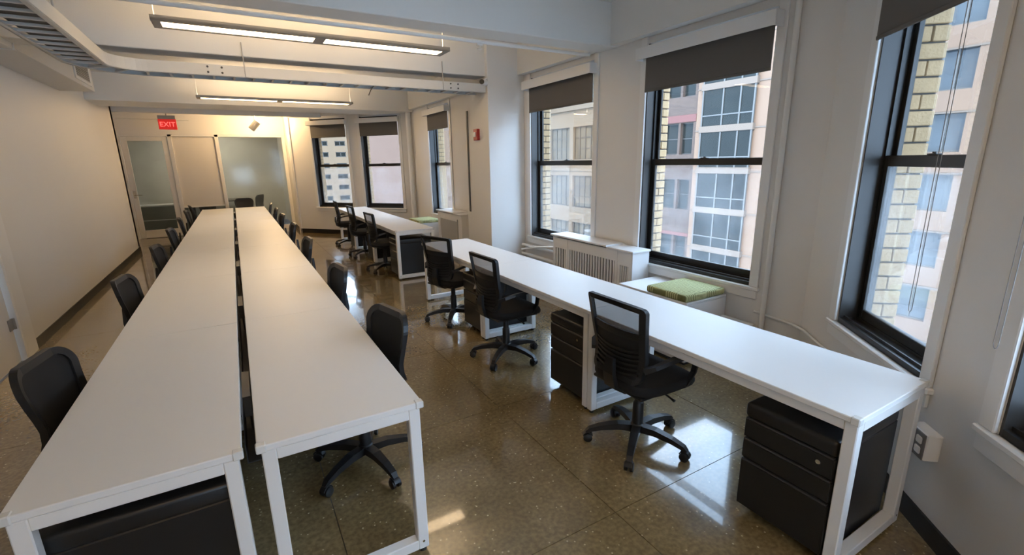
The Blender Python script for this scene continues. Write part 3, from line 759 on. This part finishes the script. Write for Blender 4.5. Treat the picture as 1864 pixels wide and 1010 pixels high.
for i, z in enumerate((.22, .36)):
    pipe('heating_pipe', [(2.94, .40, z), (2.94, .69, z)], .022, '%s white heating pipe right of the cushioned cabinet' % ('lower', 'upper')[i], group='heating pipes right of the cabinet')
pipe('riser_pipe', [(2.93, 8.70, 0), (2.93, 8.70, 3.19)], .055, 'thick white vertical riser pipe in the far window corner', n=18)
pipe('sprinkler_pipe', [(-2.0, 2.49, 2.775), (1.55, 2.49, 2.775), (1.75, 2.49, 2.775), (2.88, 2.49, 2.775)], .017, 'white sprinkler pipe along the nearest ceiling beam')
sp = thing('fire_sprinkler', 'small white sprinkler head hanging from the pipe by the beam', 'sprinkler', (1.58, 2.49, 2.745))
MB().cyl((0, 0, -.02), (0, 0, .035), .012).build('body', 'trim_white', sp); MB().cyl((0, 0, -.035), (0, 0, -.03), .024).build('deflector', 'trim_white', sp)
MB().box(-.03, .03, -.014, .014, -.005, .018, bev=.004).build('tee', 'trim_white', sp)
q = [WN((.10, -.015, .45)), WN((.6, -.015, .445)), WN((1.0, -.015, .445))]
pipe('conduit', [(2.985, .44, .47), (2.985, .20, .46), (2.975, .11, .455)] + q, .011, 'thin white conduit running round the corner below the windows')
pipe('corner_pipe', [(2.975, .36, 0), (2.975, .36, 2.80)], .02, 'thin white vertical pipe right of the wide window')
def outlet():
    P0 = WN((1.495, -.03, .44)); t = thing('outlet_box', 'surface outlet box with grey plate and four sockets below the angled window', 'outlet', P0)
    def part(name, m_, fn, par=None): mb = MB(); fn(mb); return mb.build(name, m_, par or t, tf=lambda c: WN(Vector(c)+Vector((1.495, 0, .44)))-P0)
    part('box', 'trim_white', lambda m: m.box(-.066, .066, -.062, 0, -.064, .064, bev=.005))
    pl = part('cover_plate', 'outlet_grey', lambda m: m.box(-.064, .064, -.068, -.062, -.062, .062, bev=.003))
    for su in (-.028, .028):
        for z in (-.024, .024):
            part('socket', 'trim_white', lambda m: m.box(su-.019, su+.019, -.072, -.066, z-.017, z+.017, bev=.005), pl)
outlet()
# things on the column
fa = thing('fire_alarm', 'red fire alarm strobe on the side of the white column', 'fire alarm', (2.445, 4.32, 2.06))
MB().box(-.045, 0, -.06, .06, -.075, .075, bev=.006).build('housing', 'red_paint', fa); MB().box(-.058, -.044, -.02, .045, -.03, .035, bev=.004).build('strobe', 'trim_white', fa)
cm = thing('security_camera', 'small white security camera with black lens beside the cable tray end', 'camera', (2.445, 3.965, 2.685))
MB().tube([(0, .05, .05), (-.03, .045, .04), (-.05, .02, .0)], .014, 8).build('arm', 'trim_white', cm)
MB().tube([(-.02, .05, 0), (-.10, -.01, 0)], .036, 16).build('housing', 'trim_white', cm, smooth=True); MB().tube([(-.095, -.006, 0), (-.108, -.016, 0)], .031, 16).build('lens', 'black_plastic', cm, smooth=True)
st = MB().box(2.432, 2.4445, 4.625, 4.665, .98, 2.40, bev=.003).build('wall_channel', 'dark_grey'); tag(st, 'dark vertical metal channel on the column left of the fire alarm', 'wall channel')

# ------------------------------------------------------------------ ceiling: pendants, cable tray, duct, exit sign, spotlight
def make_pendant():
    t = thing('pendant_light', '', 'light fixture'); L_ = 2.44; w_ = .27
    m = MB(); wall_boxes(m, -L_/2, L_/2, -w_/2, w_/2, 0, .018, [(-L_/2+.06, -.045, -.085, .085), (.045, L_/2-.06, -.085, .085)], tf=lambda c: (c[0], c[2], c[1]))
    m.build('bottom_frame', 'alu', t)
    m = MB(); m.box(-L_/2, L_/2, -w_/2, -w_/2+.006, .0, .036); m.box(-L_/2, L_/2, w_/2-.006, w_/2, .0, .036); m.box(-L_/2, -L_/2+.006, -w_/2, w_/2, 0, .036); m.box(L_/2-.006, L_/2, -w_/2, w_/2, 0, .036)
    m.build('housing', 'alu', t)
    for a, b in ((-L_/2+.06, -.04), (.04, L_/2-.06)): MB().box(a, b, -.085, .085, .003, .010).build('lens', 'lens', t)
    MB().box(-L_/2+.03, L_/2-.03, -.085, .085, .026, .030).build('uplight_panel', 'uplight', t)
    for x in (-L_/2+.02, L_/2-.02): MB().cyl((x, 0, .02), (x, 0, ZC-2.775), .004, n=6).build('suspension_rod', 'trim_white', t)
    return t
pend = make_pendant()
pl = ['long warm pendant light fixture between the two nearest visible beams', 'long warm pendant light fixture above the far half of the room', 'added long warm fill pendant, unseen behind the camera']
place(pend, True, (.29, 3.14, 2.785), 0, pl[0], 'linear pendant lights')
place(pend, False, (.33, 7.78, 2.775), 0, pl[1], 'linear pendant lights')

place(pend, False, (-.80, -2.65, 2.775), 0, pl[2], 'linear pendant lights')  # unseen pendant added as fill for the near desks
def tray():
    zt = 2.575; w_ = .30; h = .10
    t = thing('cable_tray', 'pale ladder cable tray curving from left wall across to the column', 'cable tray', (-1.52, 0, zt))
    P0 = Vector((-1.52, 0, zt)); r = .42; cx, cy = -1.52+r, 4.20-r
    path = [Vector((-1.52, -3.1, zt)), Vector((-1.52, 0, zt)), Vector((-1.52, 2.0, zt)), Vector((-1.52, cy, zt))]
    path += [Vector((cx-r*math.cos(R(a)), cy+r*math.sin(R(a)), zt)) for a in range(9, 90, 9)]
    path += [Vector((cx, 4.20, zt)), Vector((.8, 4.20, zt)), Vector((2.44, 4.20, zt))]
    def off(d, z=0):
        out = []
        for i, p in enumerate(path):
            tg = path[min(i+1, len(path)-1)]-path[max(i-1, 0)]; tg.normalize(); nrm = Vector((tg.y, -tg.x, 0))
            out.append(p+nrm*d+Vector((0, 0, z))-P0)
        return out
    for s in (-1, 1):
        rows = [off(s*w_/2, 0), off(s*w_/2, h)]
        rl = MB().grid(rows, .006).build('side_rail', 'tray_paint', t)
        for z in (0, h): MB().grid([off(s*w_/2, z), off(s*(w_/2-.03), z)], .004).build('flange', 'tray_paint', rl)
    # rungs
    cum = [0]
    for a, b in zip(path, path[1:]): cum.append(cum[-1]+(b-a).length)
    d = 1.4; proto = None
    while d < cum[-1]-.05:
        i = max(k for k in range(len(cum)-1) if cum[k] <= d); f = (d-cum[i])/(cum[i+1]-cum[i])
        p = path[i].lerp(path[i+1], f); tg = path[i+1]-path[i]; ang = math.atan2(tg.y, tg.x)
        if proto is None:
            proto = MB().box(-.011, .011, -w_/2+.004, w_/2-.004, .004, .022, bev=.002).build('rung', 'tray_paint', t); o = proto
        else: o = proto.copy(); C.objects.link(o); o.parent = t
        o.location = p-P0; o.rotation_euler = (0, 0, ang); d += .18
    MB().grid([off(-.13, .05), off(.13, .05)], .003).build('liner', 'rung_dark', t)
    for p in ((-1.38, 2.55), (-1.66, 2.55), (-1.38, 1.2), (-1.66, 1.2)):
        MB().cyl(Vector((p[0], p[1], zt))-P0, Vector((p[0], p[1], ZC))-P0, .006, n=6).build('hanger_rod', 'vent_grey', t)
    for x in (-.3, 1.85):
        MB().cyl(Vector((x, 4.045, zt))-P0, Vector((x, 4.045, 2.9))-P0, .006, n=6).build('hanger_rod', 'vent_grey', t)
    MB().tube([Vector((1.0, 4.08, zt))-P0, Vector((.96, 4.07, zt-.05))-P0, Vector((.93, 4.07, zt-.11))-P0], .005, 6).build('dangling_wire', 'cable_dark', t)
    for x in (-.62, -.5, 1.95, 2.05):
        for z in (.025, .075): MB().cyl(Vector((x, 4.046, zt+z))-P0, Vector((x, 4.036, zt+z))-P0, .010, n=8).build('splice_bolt', 'dark_grey', t)
tray()
def duct():
    t = thing('air_duct', 'boxed white air duct with side grille along the left wall', 'duct', (XL, 0, 2.72)); x1 = -2.05-XL
    MB().box(0.003, x1, -3.2, 4.30, 0, ZC-2.725, bev=.004).build('duct_run', 'duct_paint', t)
    MB().box(0.003, x1, 4.31, 7.2, .012, ZC-2.725, bev=.004).build('duct_run', 'duct_paint', t)
    MB().box(0.003, x1+.012, 4.285, 4.32, -.008, ZC-2.725).build('flange', 'duct_paint', t)
    g_ = MB(); wall_boxes(g_, 6.25, 7.05, .06, .36, x1, x1+.012, [(6.32, 6.98, .10, .32)], tf=lambda c: (c[1], c[0], c[2]))
    g_ = g_.build('grille_frame', 'trim_white', t)
    MB().box(x1+.0005, x1+.002, 6.32, 6.98, .10, .32).build('grille_back', 'dark_grey', g_)
    for k in range(9): MB().box(x1+.002, x1+.010, 6.32, 6.98, .105+k*.024, .118+k*.024).build('louvre', 'vent_grey', g_)
duct()
def exit_sign():
    P0 = (-1.60, 10.95, 2.475); t = thing('exit_sign', 'lit red exit sign hanging above the glass door', 'exit sign', P0)
    MB().box(-.16, .16, -.02, .02, 0, .21, bev=.006).build('face', 'exit_face', t)
    MB().box(-.155, .155, -.045, .045, .21, .285, bev=.006).build('housing', 'grey_plastic', t)
    MB().cyl((0, 0, .285), (0, 0, .505), .012).build('stem', 'grey_plastic', t)
    cu_ = bpy.data.curves.new('letters', 'FONT'); cu_.body = 'EXIT'; cu_.size = .135; cu_.align_x = 'CENTER'; cu_.extrude = .003
    o = bpy.data.objects.new('letters', cu_); C.objects.link(o)
    me = bpy.data.meshes.new_from_object(o.evaluated_get(bpy.context.evaluated_depsgraph_get())); bpy.data.objects.remove(o)
    me.materials.clear(); me.materials.append(MATS['exit_letter'])
    o = bpy.data.objects.new('lettering', me); C.objects.link(o); o.parent = t; o.location = (0, -.024, .06); o.rotation_euler = (R(90), 0, 0)
exit_sign()
c2 = pipe('conduit', [(-3.4, 12.58, 2.80), (-2.0, 12.58, 2.80), (-1.3, 12.58, 2.80)], .014, 'thin conduit on the wall above the glass door')
def spot():
    P0 = (.075, 11.5, 2.64); t = thing('spotlight', 'grey cylinder spotlight under the far ceiling above the glass wall', 'spotlight', P0)
    MB().cyl((0, 0, .05), (0, 0, .34), .012).build('stem', 'grey_plastic', t)
    MB().tube([(-.10, 0, -.10), (.06, 0, .08)], .075, 18).build('head', 'grey_plastic', t, smooth=True)
    MB().tube([(.061, 0, .081), (.066, 0, .087)], .06, 18).build('lamp_face', 'spot_glow', t)
    ld = bpy.data.lights.new('spot_lamp', 'POINT'); ld.energy = 105; ld.color = (1, .66, .33); ld.shadow_soft_size = .05
    lo = bpy.data.objects.new('spot_lamp', ld); C.objects.link(lo); lo.parent = t; lo.location = (.12, .0, .17)
spot()

# ------------------------------------------------------------------ outside: street and buildings
struct('ground_street', 'street', lambda m: m.box(3.4, 60, -60, 160, -22.2, -22))
def facade(name, label, x, y0, y1, z0, z1, wallmat, cols, rows, frame, mull=2, trans=1, depth=8, glass='facade_glass', bands=(), bandmat='stone_band', lintel=None, cols_extra=None):
    """street facade facing -x; cols = [(ya,yb)], rows = [(za,zb)]"""
    t = thing(name, label, 'building', (x, (y0+y1)/2, z0)); P0 = Vector((x, (y0+y1)/2, z0))
    holes = [(a, b, c, d) for a, b in cols for c, d in rows]
    m = MB(); wall_boxes(m, y0, y1, z0, z1, 0, .5, holes, tf=lambda c: (x+c[1], c[0], c[2])); m.build('wall', wallmat, t, tf=lambda c: Vector(c)-P0)
    MB().box(x+.52, x+depth, y0, y1, z0, z1, tf=lambda c: Vector(c)-P0).build('body', wallmat, t)
    cache = {}
    for a, b in cols:
        for c, d in rows:
            w_, h = b-a, d-c; key = (round(w_, 3), round(h, 3)); loc = Vector((x+.22, (a+b)/2, (c+d)/2))-P0
            if key in cache:
                f, g_ = cache[key]; f2 = f.copy(); C.objects.link(f2); f2.parent = t; f2.location = loc
                g2 = g_.copy(); C.objects.link(g2); g2.parent = f2
            else:
                m = MB(); s = .07
                m.box(0, .1, -w_/2, -w_/2+s, -h/2, h/2); m.box(0, .1, w_/2-s, w_/2, -h/2, h/2); m.box(0, .1, -w_/2+s, w_/2-s, -h/2, -h/2+s); m.box(0, .1, -w_/2+s, w_/2-s, h/2-s, h/2)
                for i in range(1, mull+1): yy = -w_/2+w_*i/(mull+1); m.box(.0, .09, yy-s/2, yy+s/2, -h/2+s, h/2-s)
                for i in range(1, trans+1): zz = -h/2+h*i/(trans+1); m.box(.01, .08, -w_/2+s, w_/2-s, zz-s/2, zz+s/2)
                f = m.build('window', frame, t); f.location = loc
                g_ = MB().box(.06, .07, -w_/2+s/2, w_/2-s/2, -h/2+s/2, h/2-s/2).build('pane', glass, f)
                cache[key] = (f, g_)
            if lintel: MB().box(x-.04, x+.02, a-.15, b+.15, d, d+lintel, tf=lambda v: Vector(v)-P0).build('lintel', bandmat, t)
    for (za, zb, ya, yb, pr) in bands: MB().box(x-pr, x+.05, ya, yb, za, zb, bev=.01, tf=lambda v: Vector(v)-P0).build('band', bandmat, t)
    return t
ZT = 10.5
facade('loft_building', 'beige loft building with gridded steel windows across the street', 28.0, 29.6, 52, -22, ZT, 'stone_beige',
       [(32.2+3.75*k, 35.4+3.75*k) for k in range(5)], [(1.72+4.5*k, 4.72+4.5*k) for k in (-4, -3, -2, -1, 0, 1, 2)], 'frame_dark', mull=3, trans=2, glass='facade_glass_warm_refl',
       bands=[(6.2, 6.6, 29.6, 52, .25), (-.3+.95, .9, 29.6, 52, .12)], bandmat='stone_beige')
facade('brick_building', 'narrow brown brick building with paired sash windows across the street', 28.2, 21.4, 29.55, -22, 9.8, 'brick_brown',
       [(21.75, 22.85), (23.05, 24.4), (25.6, 26.8), (27.0, 28.2)], [(1.95+4.0*k, 4.15+4.0*k) for k in (-4, -3, -2, -1, 0, 1, 2)], 'frame_dark', mull=0, trans=1,
       bands=[(4.2, 4.7, 21.5, 29.5, .06), (-4.05, -3.8, 21.5, 29.5, .06)], bandmat='red_lintel')
mod = facade('apartment_building', 'pale pink stone apartment block with punched windows and glass bay across the street', 28.0, -30, 21.35, -22, ZT, 'stone_pink',
       [(6.92, 8.4), (10.6, 12.1), (3.2, 4.7), (-.5, 1.0), (-4.2, -2.7)], [(1.75+2.72*k, 3.55+2.72*k) for k in range(-6, 5)], 'frame_grey', mull=1, trans=0, glass='facade_glass_sky_refl')
# glazed bay with floor bands on the apartment block
P0 = mod.location.copy()
for k in range(-6, 5):
    zf = .62+2.72*k
    MB().box(27.72, 28.05, 16.9, 20.9, zf, zf+.42, bev=.02, tf=lambda v: Vector(v)-P0).build('balcony_band', 'stone_band', mod)
    MB().box(27.95, 28.05, -30, 21.35, zf+.12, zf+.20, tf=lambda v: Vector(v)-P0).build('joint_band', 'stone_band', mod)
    fr = MB()
    for y in (17.0, 17.95, 19.2, 20.75): fr.box(27.76, 27.88, y-.05, y+.05, zf+.42, zf+2.72)
    fr.box(27.77, 27.87, 17.0, 20.75, zf+1.05, zf+1.13)
    fr = fr.build('bay_window', 'frame_grey', mod, tf=lambda v: Vector(v)-P0)
    MB().box(27.82, 27.84, 17.0, 20.75, zf+.42, zf+2.72, tf=lambda v: Vector(v)-P0).build('pane', 'facade_glass', fr)
# buildings at the far end, seen through the bay windows; facade faces -y
def block(name, label, y, x0, x1, z0, z1, wallmat, cols, rows, depth=10):
    t = thing(name, label, 'building', ((x0+x1)/2, y, z0)); P0 = Vector(((x0+x1)/2, y, z0))
    m = MB(); wall_boxes(m, x0, x1, z0, z1, 0, .5, [(a, b, c, d) for a, b in cols for c, d in rows], tf=lambda c: (c[0], y+c[1], c[2])); m.build('wall', wallmat, t, tf=lambda c: Vector(c)-P0)
    MB().box(x0, x1, y+.52, y+depth, z0, z1, tf=lambda c: Vector(c)-P0).build('body', wallmat, t)
    proto = None
    for a, b in cols:
        for c, d in rows:
            loc = Vector(((a+b)/2, y+.2, (c+d)/2))-P0; w_, h = b-a, d-c
            if proto is None:
                m = MB(); m.box(-w_/2, w_/2, 0, .1, -h/2, -h/2+.12); m.box(-w_/2, w_/2, 0, .1, h/2-.12, h/2); m.box(-w_/2, -w_/2+.1, 0, .1, -h/2, h/2); m.box(w_/2-.1, w_/2, 0, .1, -h/2, h/2); m.box(-.05, .05, 0, .1, -h/2, h/2)
                f = m.build('window', 'frame_grey', t); g_ = MB().box(-w_/2, w_/2, .05, .07, -h/2, h/2).build('pane', 'facade_glass', f); proto = (f, g_); f.location = loc
            else:
                f = proto[0].copy(); C.objects.link(f); f.parent = t; f.location = loc; g_ = proto[1].copy(); C.objects.link(g_); g_.parent = f
    return t
block('tower_building', 'distant beige tower with small windows seen through the left bay window', 95, 8, 26, -22, 20, 'stone_beige',
      [(10.6+3.2*k, 12.5+3.2*k) for k in range(5)], [(-9.3+2.05*k, -8.4+2.05*k) for k in range(10)])
block('party_wall_building', 'blank pinkish brick side wall seen through the right bay window', 46, 10.2, 19, -22, 17, 'brick_pinkish', [], [], depth=3)
block('corner_building', 'pale building at the street end seen through the narrow far window', 70, 21, 40, -22, 18, 'stone_pink',
      [(24+3.2*k, 25.6+3.2*k) for k in range(4)], [(-8+3.2*k, -6.3+3.2*k) for k in range(7)])
fan = thing('exhaust_unit', 'pale metal exhaust box outside the angled window', 'exhaust unit', (5.2, -.45, .55))
MB().box(-.12, .12, -.14, .14, 0, .34, bev=.01).build('housing', 'steel_box', fan); MB().cyl((0, 0, -8), (0, 0, .01), .05).build('duct_pipe', 'steel_box', fan)
MB().cyl((-.121, 0, .17), (-.124, 0, .17), .10, n=18).build('fan_grille', 'vent_grey', fan)
